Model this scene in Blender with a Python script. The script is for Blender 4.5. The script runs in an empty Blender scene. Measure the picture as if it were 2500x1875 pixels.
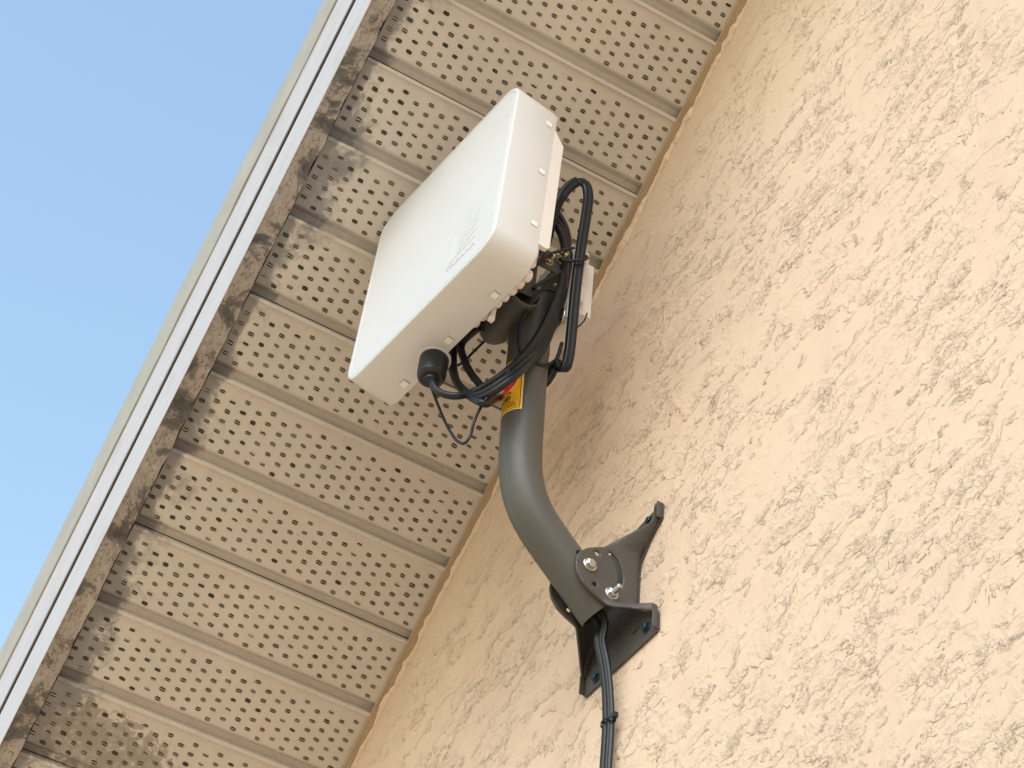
import bpy, bmesh, math, random
from mathutils import Vector, Matrix, noise
from mathutils.geometry import delaunay_2d_cdt
import numpy as np
random.seed(7)
SC = bpy.context.scene
COL = SC.collection

# ---------------------------------------------------------------- camera
CAM = Vector((2.0426478, -1.2161588, 1.6))
RX = Vector((0.510483012, 0.856561012, 0.07556671))      # image right
RY = Vector((-0.57827513, 0.40701144, -0.70706405))      # image down
RZ = Vector((-0.63640001, 0.3172458, 0.70310035))        # view direction
FPX = 5560.0                                             # focal length in pixels of the 2500 px wide photograph
cd = bpy.data.cameras.new('camera')
cam = bpy.data.objects.new('camera', cd)
COL.objects.link(cam)
cd.sensor_width = 36.0
cd.lens = FPX / 2500.0 * 36.0
cd.clip_start = 0.05
cd.clip_end = 2000.0
m3 = Matrix((RX, -RY, -RZ)).transposed()
cam.matrix_world = Matrix.Translation(CAM) @ m3.to_4x4()
SC.camera = cam

# ---------------------------------------------------------------- world, sun, exposure
SUN_AZ = math.radians(46)
SUN_EL = math.radians(41)
sdir = Vector((math.sin(SUN_AZ) * math.cos(SUN_EL), -math.cos(SUN_AZ) * math.cos(SUN_EL), math.sin(SUN_EL)))
W = bpy.data.worlds.new("World")
SC.world = W
W.use_nodes = True
nt = W.node_tree
sky = nt.nodes.new('ShaderNodeTexSky')
sky.sky_type = 'NISHITA'
sky.sun_disc = False
sky.sun_elevation = SUN_EL
sky.sun_rotation = math.atan2(sdir.x, sdir.y)
sky.air_density = 2.0
sky.dust_density = 0.8
sky.ozone_density = 1.3
nt.links.new(sky.outputs[0], nt.nodes['Background'].inputs[0])
nt.nodes['Background'].inputs[1].default_value = 0.15
sl = bpy.data.lights.new('sun', 'SUN')
sl.energy = 1.0
sl.angle = math.radians(38)
sl.color = (1.0, 0.975, 0.95)
so = bpy.data.objects.new('sun', sl)
COL.objects.link(so)
so.rotation_euler = sdir.to_track_quat('Z', 'Y').to_euler()
so.location = (3, -6, 8)
SC.view_settings.view_transform = 'Standard'
SC.view_settings.look = 'None'
SC.view_settings.gamma = 1.0
SC.view_settings.exposure = 0.92

# ---------------------------------------------------------------- helpers
def ray(x, y):
    return (RX * ((x - 1250.0) / FPX) + RY * ((y - 937.5) / FPX) + RZ).normalized()

def at(x, y, axis, val):
    """point of the photograph's pixel (x, y) on the plane axis = val"""
    d = ray(x, y)
    t = (val - CAM[axis]) / d[axis]
    return CAM + d * t

def empty(name, loc, label, cat, group=None):
    o = bpy.data.objects.new(name, None)
    COL.objects.link(o)
    o.location = loc
    o.empty_display_size = 0.05
    tag(o, label, cat, group)
    return o

def tag(o, label=None, cat=None, group=None, kind=None):
    if label: o['label'] = label
    if cat: o['category'] = cat
    if group: o['group'] = group
    if kind: o['kind'] = kind
    return o

def wloc(o):
    v = Vector((0, 0, 0))
    while o is not None:
        v += o.location
        o = o.parent
    return v

def link(name, me, parent=None, mats=(), smooth=False, angle=None):
    o = bpy.data.objects.new(name, me)
    COL.objects.link(o)
    for m in mats: me.materials.append(m)
    if smooth:
        me.polygons.foreach_set('use_smooth', [True] * len(me.polygons))
        if angle is not None:
            me.set_sharp_from_angle(angle=math.radians(angle))
    if parent is not None:
        off = wloc(parent)
        o.parent = parent
        me.transform(Matrix.Translation(-off))
    return o

def frombm(name, bm, parent=None, mats=(), smooth=False, angle=None):
    me = bpy.data.meshes.new(name)
    bmesh.ops.recalc_face_normals(bm, faces=bm.faces)
    bm.to_mesh(me); bm.free()
    return link(name, me, parent, mats, smooth, angle)

def add_box(bm, lo, hi, M=None, bevel=0.0, mi=0, seg=2):
    lo = Vector(lo); hi = Vector(hi)
    r = bmesh.ops.create_cube(bm, size=1.0)
    vs = r['verts']
    for v in vs:
        v.co = Vector(((v.co.x + .5) * (hi.x - lo.x) + lo.x, (v.co.y + .5) * (hi.y - lo.y) + lo.y, (v.co.z + .5) * (hi.z - lo.z) + lo.z))
    fs = set(f for v in vs for f in v.link_faces)
    if bevel > 0:
        es = list(set(e for v in vs for e in v.link_edges))
        rr = bmesh.ops.bevel(bm, geom=es, offset=bevel, segments=seg, profile=0.5, affect='EDGES')
        fs = set(rr['faces']) | set(f for f in fs if f.is_valid)
        vs = list(set(v for f in fs for v in f.verts))
    if M is not None:
        for v in vs: v.co = M @ v.co
    for f in fs: f.material_index = mi
    return vs

def basis(d, up=Vector((0, 0, 1))):
    d = d.normalized()
    a = up.cross(d)
    if a.length < 1e-4: a = Vector((1, 0, 0)).cross(d)
    a.normalize()
    return a, d.cross(a).normalized()

def add_cyl(bm, p0, p1, r0, r1=None, n=24, cap=True, mi=0, rot=0.0):
    r1 = r0 if r1 is None else r1
    p0 = Vector(p0); p1 = Vector(p1)
    a, b = basis(p1 - p0)
    A = [bm.verts.new(p0 + (a * math.cos(2 * math.pi * i / n + rot) + b * math.sin(2 * math.pi * i / n + rot)) * r0) for i in range(n)]
    B = [bm.verts.new(p1 + (a * math.cos(2 * math.pi * i / n + rot) + b * math.sin(2 * math.pi * i / n + rot)) * r1) for i in range(n)]
    for i in range(n):
        f = bm.faces.new((A[i], A[(i + 1) % n], B[(i + 1) % n], B[i])); f.material_index = mi
    if cap:
        f = bm.faces.new(A[::-1]); f.material_index = mi
        f = bm.faces.new(B); f.material_index = mi

def lathe(bm, p0, axis, prof, n=32, mi=0):
    """prof: list of (distance along the axis, radius)"""
    a, b = basis(axis); axis = axis.normalized()
    rings = []
    for t, r in prof:
        rings.append([bm.verts.new(p0 + axis * t + (a * math.cos(2 * math.pi * i / n) + b * math.sin(2 * math.pi * i / n)) * max(r, 1e-5)) for i in range(n)])
    for A, B in zip(rings, rings[1:]):
        for i in range(n):
            f = bm.faces.new((A[i], A[(i + 1) % n], B[(i + 1) % n], B[i])); f.material_index = mi
    bm.faces.new(rings[0][::-1]).material_index = mi
    bm.faces.new(rings[-1]).material_index = mi

def spline(pts, step=0.004):
    """Catmull-Rom through the points, centripetal-ish sampling"""
    P = [Vector(p) for p in pts]
    P = [P[0] * 2 - P[1]] + P + [P[-1] * 2 - P[-2]]
    out = []
    for i in range(1, len(P) - 2):
        p0, p1, p2, p3 = P[i - 1:i + 3]
        n = max(2, int((p2 - p1).length / step))
        t0 = 0.0
        t1 = t0 + max((p1 - p0).length, 1e-6) ** .5
        t2 = t1 + max((p2 - p1).length, 1e-6) ** .5
        t3 = t2 + max((p3 - p2).length, 1e-6) ** .5
        for k in range(n):
            t = t1 + (t2 - t1) * k / n
            A1 = p0 * ((t1 - t) / (t1 - t0)) + p1 * ((t - t0) / (t1 - t0))
            A2 = p1 * ((t2 - t) / (t2 - t1)) + p2 * ((t - t1) / (t2 - t1))
            A3 = p2 * ((t3 - t) / (t3 - t2)) + p3 * ((t - t2) / (t3 - t2))
            B1 = A1 * ((t2 - t) / (t2 - t0)) + A2 * ((t - t0) / (t2 - t0))
            B2 = A2 * ((t3 - t) / (t3 - t1)) + A3 * ((t - t1) / (t3 - t1))
            out.append(B1 * ((t2 - t) / (t2 - t1)) + B2 * ((t - t1) / (t2 - t1)))
    out.append(P[-2].copy())
    return out

def circ(r, n=14):
    return [(r * math.cos(2 * math.pi * i / n), r * math.sin(2 * math.pi * i / n)) for i in range(n)]

def twin(r, n=9, gap=0.86):
    """figure-of-eight section of a flat twin cable"""
    out = []
    for i in range(n):
        a = -math.pi * .72 + 2 * math.pi * .72 * i / (n - 1)
        out.append((r * gap + r * math.cos(a), r * math.sin(a)))
    for i in range(n):
        a = math.pi * .28 + 2 * math.pi * .72 * i / (n - 1)
        out.append((-r * gap + r * math.cos(a), r * math.sin(a)))
    return out

def add_tube(bm, path, sec, guide=None, mi=0, cap=True):
    n = len(sec)
    tang = []
    for i in range(len(path)):
        a = path[max(i - 1, 0)]; b = path[min(i + 1, len(path) - 1)]
        tang.append((b - a).normalized())
    u = None; rings = []
    for i, p in enumerate(path):
        t = tang[i]
        g = guide(i / (len(path) - 1)) if callable(guide) else guide
        if g is not None:
            u = (g - t * g.dot(t))
            u.normalize()
        elif u is None:
            u, _ = basis(t)
        else:
            u = (u - t * u.dot(t)).normalized()
        v = t.cross(u)
        rings.append([bm.verts.new(p + u * a + v * b) for a, b in sec])
    for A, B in zip(rings, rings[1:]):
        for i in range(n):
            f = bm.faces.new((A[i], A[(i + 1) % n], B[(i + 1) % n], B[i])); f.material_index = mi
    if cap:
        bm.faces.new(rings[0][::-1]).material_index = mi
        bm.faces.new(rings[-1]).material_index = mi

def tube_obj(name, pts, r, mat, parent=None, sec=None, guide=None, step=0.004):
    bm = bmesh.new()
    add_tube(bm, spline(pts, step), sec or circ(r), guide)
    return frombm(name, bm, parent, (mat,), True, 50)

# ---------------------------------------------------------------- materials
class NT:
    def __init__(s, name, rough=0.6, spec=0.5, metal=0.0):
        s.m = bpy.data.materials.new(name); s.m.use_nodes = True
        s.t = s.m.node_tree; s.b = s.t.nodes['Principled BSDF']
        s.b.inputs['Roughness'].default_value = rough
        s.b.inputs['Specular IOR Level'].default_value = spec
        s.b.inputs['Metallic'].default_value = metal
        s.tc = s.t.nodes.new('ShaderNodeTexCoord')
        s.geo = s.t.nodes.new('ShaderNodeNewGeometry')
    def n(s, typ, **kw):
        o = s.t.nodes.new(typ)
        for k, v in kw.items(): setattr(o, k, v)
        return o
    def l(s, a, b): s.t.links.new(a, b)
    def mapping(s, rot=(0, 0, 0), scale=(1, 1, 1), loc=(0, 0, 0), src=None):
        m = s.n('ShaderNodeMapping')
        m.inputs['Rotation'].default_value = rot
        m.inputs['Scale'].default_value = scale
        m.inputs['Location'].default_value = loc
        s.l(src if src else s.geo.outputs['Position'], m.inputs['Vector'])
        return m.outputs[0]
    def noise(s, vec, scale, detail=3, rough=.5, dist=0.0, out='Fac'):
        o = s.n('ShaderNodeTexNoise')
        o.inputs['Scale'].default_value = scale
        o.inputs['Detail'].default_value = detail
        o.inputs['Roughness'].default_value = rough
        o.inputs['Distortion'].default_value = dist
        s.l(vec, o.inputs['Vector'])
        return o.outputs[out]
    def math(s, op, a, b=None, c=None, clamp=False):
        o = s.n('ShaderNodeMath', operation=op); o.use_clamp = clamp
        for i, v in enumerate((a, b, c)):
            if v is None: continue
            if isinstance(v, (int, float)): o.inputs[i].default_value = v
            else: s.l(v, o.inputs[i])
        return o.outputs[0]
    def ramp(s, fac, stops, interp='LINEAR'):
        o = s.n('ShaderNodeValToRGB'); o.color_ramp.interpolation = interp
        els = o.color_ramp.elements
        while len(els) < len(stops): els.new(0.5)
        for e, (p, c) in zip(els, stops):
            e.position = p
            e.color = (c[0], c[1], c[2], 1) if hasattr(c, '__len__') else (c, c, c, 1)
        s.l(fac, o.inputs[0])
        return o.outputs[0]
    def mix(s, fac, a, b, blend='MIX'):
        o = s.n('ShaderNodeMix', data_type='RGBA', blend_type=blend)
        if isinstance(fac, (int, float)): o.inputs[0].default_value = fac
        else: s.l(fac, o.inputs[0])
        for i, v in ((6, a), (7, b)):
            if hasattr(v, '__len__'): o.inputs[i].default_value = (v[0], v[1], v[2], 1)
            else: s.l(v, o.inputs[i])
        return o.outputs[2]
    def col(s, v):
        if hasattr(v, '__len__'): s.b.inputs['Base Color'].default_value = (v[0], v[1], v[2], 1)
        else: s.l(v, s.b.inputs['Base Color'])
    def bump(s, h, strength=0.5, dist=0.002, prev=None):
        o = s.n('ShaderNodeBump')
        o.inputs['Strength'].default_value = strength
        o.inputs['Distance'].default_value = dist
        s.l(h, o.inputs['Height'])
        if prev is not None: s.l(prev, o.inputs['Normal'])
        s.l(o.outputs[0], s.b.inputs['Normal'])
        return o.outputs[0]

def m_plain(name, col, rough=.5, spec=.5, metal=0., var=.06, scale=30., bump=0.0, bscale=200.):
    k = NT(name, rough, spec, metal)
    v = k.mapping()
    n = k.noise(v, scale, 4, .6)
    c = Vector(col)
    k.col(k.ramp(n, [(0.25, c * (1 - var)), (0.75, c * (1 + var))]))
    r = k.math('MULTIPLY_ADD', k.noise(v, scale * 2.3, 3), .16, rough - .08)
    k.l(r, k.b.inputs['Roughness'])
    if bump > 0: k.bump(k.noise(v, bscale, 3, .6), bump, .0006)
    return k.m

def m_stucco():
    k = NT('painted stucco', .8, .2)
    P = k.geo.outputs['Position']
    sep = k.n('ShaderNodeSeparateXYZ'); k.l(P, sep.inputs[0])
    z = sep.outputs[2]; x = sep.outputs[0]
    # distance below the soffit, square to the rake: the skim coat is smoother close under it
    d = k.math('SUBTRACT', k.math('MULTIPLY_ADD', x, .5951, 3.5198), k.math('MULTIPLY', z, .8037))
    rough = k.ramp(d, [(.03, .20), (.12, .55), (.36, 1.0)])
    def lap(sx, sz, amp, freq, loc, m0, m1, det, width, msc, big=None):
        """wandering lips of trowelled render: every lip faces down"""
        v = k.mapping(scale=(sx, 1, sz), loc=loc)
        nz = k.noise(v, 1.0, det, .62, .35)
        ph = k.math('MULTIPLY_ADD', nz, amp, k.math('MULTIPLY_ADD', z, freq, k.math('MULTIPLY', x, -freq * .20)))
        fr = k.math('FRACT', ph)
        h = k.ramp(fr, [(0.0, 1.0), (.18, .50), (.45, 0.12), (1 - width, 0.0), (1.0, 1.0)])
        mk = k.ramp(k.noise(k.mapping(scale=(.6, 1, 1), loc=loc[::-1]), msc, 3, .65), [(m0, 0), (m1, 1)])
        if big:
            mb = k.ramp(k.noise(k.mapping(loc=(loc[1], loc[2], loc[0] + 4)), big[0], 3, .55), [(big[1], 0), (big[2], 1)])
            mk = k.math('MULTIPLY', mk, mb)
        return k.math('MULTIPLY', h, mk)
    a = lap(10.5, 12.5, 3.8, 13, (1, 2, 3), .48, .51, 8, .022, 16.)
    b = lap(24, 27, 3.5, 27, (7, 2, 5), .465, .50, 7, .038, 26., (5.5, .42, .54))
    c = lap(54, 58, 3.5, 52, (4, 9, 1), .46, .50, 5, .075, 30., (7., .48, .58))
    H = k.math('ADD', k.math('MULTIPLY', a, 1.15), k.math('MULTIPLY', b, .66))
    H = k.math('ADD', H, k.math('MULTIPLY', c, .45))
    fm = k.ramp(k.noise(k.mapping(loc=(3, 1, 9)), 5.0, 3, .6), [(.50, 0.05), (.62, 1)])
    H = k.math('ADD', H, k.math('MULTIPLY', k.math('MULTIPLY', k.noise(k.mapping(), 150., 4, .65), fm), .45))
    H = k.math('MULTIPLY', H, rough)
    pits = k.ramp(k.noise(k.mapping(loc=(1, 5, 2)), 70., 2, .5), [(.24, 0), (.29, 1)])
    H = k.math('ADD', H, k.math('MULTIPLY', pits, .7))
    H = k.math('ADD', H, k.math('MULTIPLY', k.noise(k.mapping(loc=(8, 5, 2)), 9., 2, .5), .6))
    k.bump(H, 1.0, .0029)
    n = k.noise(k.mapping(), 3.0, 4, .6)
    n2 = k.noise(k.mapping(loc=(5, 5, 5)), 22.0, 4, .6)
    cc = k.ramp(n, [(.3, (.625, .485, .375)), (.7, (.67, .525, .41))])
    cc = k.mix(.3, cc, k.ramp(n2, [(.3, (.62, .485, .365)), (.7, (.715, .58, .45))]))
    # faint drips and dusty, slightly green or pink clouds in the old paint
    st = k.noise(k.mapping(scale=(14, 14, .9), loc=(2, 2, 2)), 1.0, 5, .65)
    cc = k.mix(k.ramp(st, [(.54, 0), (.72, .30)]), cc, (.50, .39, .29))
    cl = k.noise(k.mapping(loc=(7, 4, 2)), 2.2, 3, .5)
    cc = k.mix(k.ramp(cl, [(.50, 0), (.70, .16)]), cc, (.60, .52, .36))
    cl2 = k.noise(k.mapping(loc=(1, 9, 6)), 2.6, 3, .5)
    cc = k.mix(k.ramp(cl2, [(.46, 0), (.68, .30)]), cc, (.71, .53, .43))
    k.col(cc)
    return k.m

def m_vinyl():
    k = NT('weathered soffit', .6, .3)
    v = k.mapping()
    a = k.noise(v, 6., 5, .65)
    b = k.noise(k.mapping(loc=(3, 3, 3)), 30., 6, .75, .1)
    c = k.ramp(a, [(.3, (.52, .485, .45)), (.7, (.58, .545, .505))])
    # thin grime film with ragged, tide-marked patches
    film = k.ramp(b, [(.47, 0), (.60, .5), (.64, .9), (.68, .5)])
    sy = k.n('ShaderNodeSeparateXYZ'); k.l(k.geo.outputs['Position'], sy.inputs[0])
    far = k.math('MULTIPLY_ADD', sy.outputs[1], -.50, -.10, clamp=True)
    c = k.mix(k.math('MULTIPLY', film, far), c, (.36, .325, .275))
    # mildew creeping in from the eave edge (kept in the object's own coordinates through attribute 'edge')
    at_ = k.n('ShaderNodeAttribute'); at_.attribute_name = 'eave'
    e = at_.outputs['Fac']
    n3 = k.noise(k.mapping(loc=(9, 1, 4)), 17., 6, .72, .3)
    mold = k.math('ADD', k.math('MULTIPLY', e, .82), k.math('MULTIPLY', k.math('SUBTRACT', n3, .5), 1.9))
    mold = k.ramp(mold, [(.24, 0), (.42, .5), (.50, .85), (.75, 1)])
    mold = k.math('MULTIPLY', mold, k.math('MULTIPLY_ADD', e, 2.2, .16, clamp=True))
    c = k.mix(k.math('MULTIPLY', mold, .82), c, (.125, .125, .14))
    # one big grime patch, ragged
    at2 = k.n('ShaderNodeAttribute'); at2.attribute_name = 'patch'
    n4 = k.noise(k.mapping(loc=(2, 8, 4)), 48., 5, .7, .8)
    pm = k.math('ADD', k.math('MULTIPLY', at2.outputs['Fac'], .5), k.math('MULTIPLY', k.math('SUBTRACT', n4, .5), 3.2))
    pm = k.ramp(pm, [(.26, 0), (.31, .8), (.55, .75), (.75, 1)])
    pm = k.math('MULTIPLY', pm, k.math('MULTIPLY_ADD', at2.outputs['Fac'], 2.5, .10, clamp=True))
    c = k.mix(k.math('MULTIPLY', pm, .72), c, (.19, .155, .13))
    sp = k.ramp(k.noise(k.mapping(loc=(2, 2, 4)), 90., 2, .5), [(.22, 1), (.27, 0)])
    c = k.mix(k.math('MULTIPLY', sp, .5), c, (.22, .19, .15))
    k.col(c)
    k.bump(k.noise(k.mapping(scale=(1, .35, 1)), 26., 4, .6), .25, .002)
    return k.m

def m_oldwood():
    k = NT('peeling wood edge', .9, .15)
    v = k.mapping()
    a = k.noise(v, 16., 6, .72, .5)
    b = k.noise(k.mapping(loc=(4, 4, 4)), 90., 5, .7, 1.2)
    flow = k.noise(k.mapping(rot=(0, 0, 0), scale=(1, 4, 1)), 60., 4, .6, 1.5)
    c = k.ramp(a, [(.36, (.075, .08, .088)), (.455, (.16, .152, .145)), (.49, (.33, .30, .275)), (.74, (.46, .42, .385))])
    c = k.mix(k.ramp(b, [(.36, .9), (.42, 0)]), c, (.12, .085, .065))
    c = k.mix(k.ramp(flow, [(.40, .6), (.45, 0)]), c, (.17, .12, .095))
    c = k.mix(k.ramp(b, [(.66, 0), (.72, .6)]), c, (.55, .48, .41))
    k.col(c)
    k.bump(k.math('ADD', a, k.math('MULTIPLY', k.math('ADD', b, flow), .4)), .9, .004)
    return k.m

def m_whiteboard():
    k = NT('white painted board', .5, .4)
    # grain runs along the rake: rotate so local x follows the slope
    r = k.n('ShaderNodeMapping'); r.inputs['Rotation'].default_value = (0, math.radians(36.5186), 0)
    k.l(k.geo.outputs['Position'], r.inputs['Vector'])
    r2 = k.n('ShaderNodeMapping'); r2.inputs['Scale'].default_value = (3, 60, 60)
    k.l(r.outputs[0], r2.inputs['Vector'])
    g = k.noise(r2.outputs[0], 4., 4, .6, .3)
    st = k.noise(k.mapping(), 12., 5, .65)
    c = k.ramp(g, [(.3, (.43, .42, .435)), (.6, (.52, .50, .52))])
    c = k.mix(k.ramp(st, [(.56, 0), (.70, .5)]), c, (.40, .385, .35))
    c = k.mix(k.ramp(k.noise(k.mapping(loc=(6, 6, 1)), 70., 3, .6), [(.70, 0), (.74, .6)]), c, (.28, .26, .23))
    k.col(c)
    k.bump(g, .5, .0015)
    return k.m

def m_shell():
    k = NT('white antenna plastic', .38, .5)
    v = k.mapping()
    n = k.noise(v, 7., 4, .6)
    k.col(k.ramp(n, [(.3, (.57, .58, .60)), (.7, (.60, .61, .635))]))
    sm = k.noise(k.mapping(loc=(3, 3, 3)), 14., 5, .7)
    k.l(k.math('MULTIPLY_ADD', sm, .2, .3), k.b.inputs['Roughness'])
    k.bump(k.noise(v, 700., 2, .5), .06, .0003)
    return k.m

M_STUCCO = m_stucco()
M_VINYL = m_vinyl()
M_SLOT = m_plain('slot shadow gap', (.03, .028, .024), .9, .1)
M_DIRT = m_plain('clogged slot grime', (.085, .078, .062), .95, .1, var=.3, scale=150)
M_BRIDGE = m_plain('shaded louvre bridge', (.27, .235, .185), .7, .2, var=.35, scale=110)  # darker than the vinyl: shadow on the bridges painted into their colour, mottled
M_WOOD = m_oldwood()
M_BOARD = m_whiteboard()
M_DRIP = m_plain('beige drip edge', (.36, .34, .285), .5, .4, var=.1, scale=18)
M_GAP = m_plain('shade black', (.02, .02, .022), .9, .1)  # near-black painted in for the trim gap's shade; deck and bolt hole share it
M_TRIM = m_plain('tan painted trim', (.43, .33, .225), .6, .35, var=.09, scale=35, bump=.3, bscale=120)
M_SHELL = m_shell()
M_PALE = m_plain('off white plastic', (.66, .63, .62), .45, .45, var=.03, scale=12)
M_LATCH = m_plain('white latch plastic', (.78, .77, .78), .4, .5, var=.02)
M_RUB = m_plain('black rubber', (.008, .011, .014), .45, .45, var=.25, scale=50, bump=.15)
M_CABLE = m_plain('black cable jacket', (.006, .009, .014), .38, .34, var=.2, scale=60, bump=.06, bscale=500)
M_CABLEG = m_plain('scuffed cable jacket', (.010, .012, .013), .42, .35, var=.3, scale=70, bump=.15, bscale=600)
M_MAST = m_plain('grey brown powder coat', (.080, .080, .076), .46, .42, var=.05, scale=25, bump=.12, bscale=900)
M_BRKT = m_plain('brown grey powder coat', (.068, .063, .060), .5, .4, var=.06, scale=30, bump=.12, bscale=900)
M_CLAMP = m_plain('dark clamp coat', (.065, .065, .060), .5, .4, var=.08, scale=30, bump=.1, bscale=800)
M_STEEL = m_plain('zinc plated steel', (.50, .51, .51), .26, .5, 1.0, var=.06, scale=90)
M_BRASS = m_plain('yellow zinc steel', (.55, .44, .30), .35, .5, 1.0, var=.2, scale=140)
M_LAG = m_plain('blue coated screw', (.010, .030, .048), .4, .5, .3, var=.2, scale=200)
M_YEL = m_plain('yellow sticker', (.92, .48, .018), .35, .4, var=.03, scale=40)
M_RED = m_plain('red print', (.70, .02, .012), .4, .4, var=.02)
M_CREAM = m_plain('cream print', (.95, .72, .30), .4, .4, var=.02)
M_INK = m_plain('dark print', (.035, .02, .006), .5, .3, var=.05)
M_EMB = m_plain('embossed plastic', (.61, .615, .625), .45, .4, var=.02)
M_GROUND = m_plain('pale paving and sand', (.68, .49, .31), .9, .2, var=.12, scale=1.5, bump=.3, bscale=40)
M_SHINGLE = m_plain('grey brown shingles', (.13, .115, .10), .95, .1, var=.3, scale=14, bump=.6, bscale=90)

# ---------------------------------------------------------------- the setting
bm = bmesh.new()
add_box(bm, (-300, -300, -.3), (300, 300, 0))
tag(frombm('ground', bm, None, (M_GROUND,)), kind='structure')

# ---------------------------------------------------------------- house
TH = math.radians(36.51860429)
ST, CT = math.sin(TH), math.cos(TH)
W0 = Vector((0.00581, 0, 4.38414))
ED = Vector((-CT, 0, -ST))       # down the rake
NN = Vector((ST, 0, -CT))        # out of the soffit, downwards
def S(s, y, n=0.0):
    return W0 + ED * s + NN * n + Vector((0, y, 0))
SLOPE = ST / CT
def rakez(x): return W0.z + (x - W0.x) * SLOPE

house = empty('house', (0, 0, 0), 'tan stucco house gable with a perforated beige soffit and white rake board', 'house')
XL, XP = -2.6, 2.9     # left eave end, ridge
XR = XP + (XP - XL)
bm = bmesh.new()
pts = [(XL, 0), (XR, 0), (XR, rakez(XL)), (XP, rakez(XP)), (XL, rakez(XL))]
F = [bm.verts.new((x, 0, z)) for x, z in pts]
B = [bm.verts.new((x, 7.0, z)) for x, z in pts]
bm.faces.new(F); bm.faces.new(B[::-1])
for i in range(5): bm.faces.new((F[i], B[i], B[(i + 1) % 5], F[(i + 1) % 5]))
frombm('wall', bm, house, (M_STUCCO,))

def sbox(bm, s0, s1, y0, y1, n0, n1, mi=0):
    vs = [bm.verts.new(S(s, y, n)) for s in (s0, s1) for y in (y0, y1) for n in (n0, n1)]
    for q in ((0, 1, 3, 2), (4, 6, 7, 5), (0, 4, 5, 1), (2, 3, 7, 6), (0, 2, 6, 4), (1, 5, 7, 3)):
        f = bm.faces.new([vs[i] for i in q]); f.material_index = mi

SMIN = -(XP - W0.x) / CT + .03
SMAX = (W0.x - XL) / CT + .35
# roof: deck and shingles over both slopes
bm = bmesh.new()
sbox(bm, SMIN, SMAX, -.46, 7.6, -.40, -.345)
P0 = S(SMIN, -.46, -.345); P1 = S(SMIN, 7.6, -.345); P2 = S(SMIN, -.46, -.40); P3 = S(SMIN, 7.6, -.40)
mir = lambda p: Vector((2 * XP - p.x, p.y, p.z))
Q = [S(SMAX, -.46, -.345), S(SMAX, 7.6, -.345), S(SMAX, -.46, -.40), S(SMAX, 7.6, -.40)]
vs = [bm.verts.new(mir(p)) for p in (P0, P1, P2, P3, *Q)]
for q in ((0, 1, 3, 2), (4, 6, 7, 5), (0, 4, 5, 1), (2, 3, 7, 6), (0, 2, 6, 4), (1, 5, 7, 3)): bm.faces.new([vs[i] for i in q])
frombm('roof', bm, house, (M_SHINGLE,))
# far slope's overhang, plain
bm = bmesh.new()
a = [S(SMIN, -.54, -.345), S(SMIN, 0, -.345), S(SMIN, -.54, 0), S(SMIN, 0, 0), S(SMAX, -.54, -.345), S(SMAX, 0, -.345), S(SMAX, -.54, 0), S(SMAX, 0, 0)]
vs = [bm.verts.new(mir(p)) for p in a]
for q in ((0, 1, 3, 2), (4, 6, 7, 5), (0, 4, 5, 1), (2, 3, 7, 6), (0, 2, 6, 4), (1, 5, 7, 3)): bm.faces.new([vs[i] for i in q])
frombm('far_overhang', bm, house, (M_BOARD,))

# soffit panels: three pans each, joints every 0.4064 m
SUB = 0.4064 / 3
prof = [(0.0, .0012), (.0010, .0034), (.0052, .0040), (.0080, .0008), (.0115, 0.0), (.1140, 0.0), (.1150, -.0004), (.1175, -.0022), (.1205, -.0085), (.1240, -.0130), (.1318, -.0135)]
LN = (0.0, 1.0)
def lance(V, Fc, s, y, n, rs, dirty):
    L = .0052 * random.uniform(.9, 1.1); w = .0017 * random.uniform(.75, 1.3); g = .0009 * random.uniform(.8, 1.3)
    tilt = random.uniform(-.08, .08) + .07
    def q(ds, dy, dn):
        V.append(S(s + ds + dy * tilt * .9, y + dy, n + dn)); return len(V) - 1
    for sg in (-1, 1):
        if random.random() < .04: continue
        c = sg * (g + w * .5)
        k = random.uniform(.85, 1.15)
        o1 = c + sg * w * .5 * k; o0 = c - sg * w * .5
        Fc.append(([q(o0, -L, .0003), q(o1, -L * .62, .0003), q(o1, L * .66, .0003), q(o0, L, .0003)], 1 if rs < 2 else 2))
    # the raised bridge between the two slits
    a = [q(-g, -L * .95, .0005), q(g, -L * .95, .0005), q(g, L * .95, .0005), q(-g, L * .95, .0005)]
    b = [q(-g * .8, -L * .6, .0017), q(g * .8, -L * .6, .0017), q(g * .8, L * .6, .0017), q(-g * .8, L * .6, .0017)]
    mi = 2 if dirty else 3
    Fc.append((b, mi))
    for i in range(4): Fc.append(([a[i], a[(i + 1) % 4], b[(i + 1) % 4], b[i]], mi))

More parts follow.
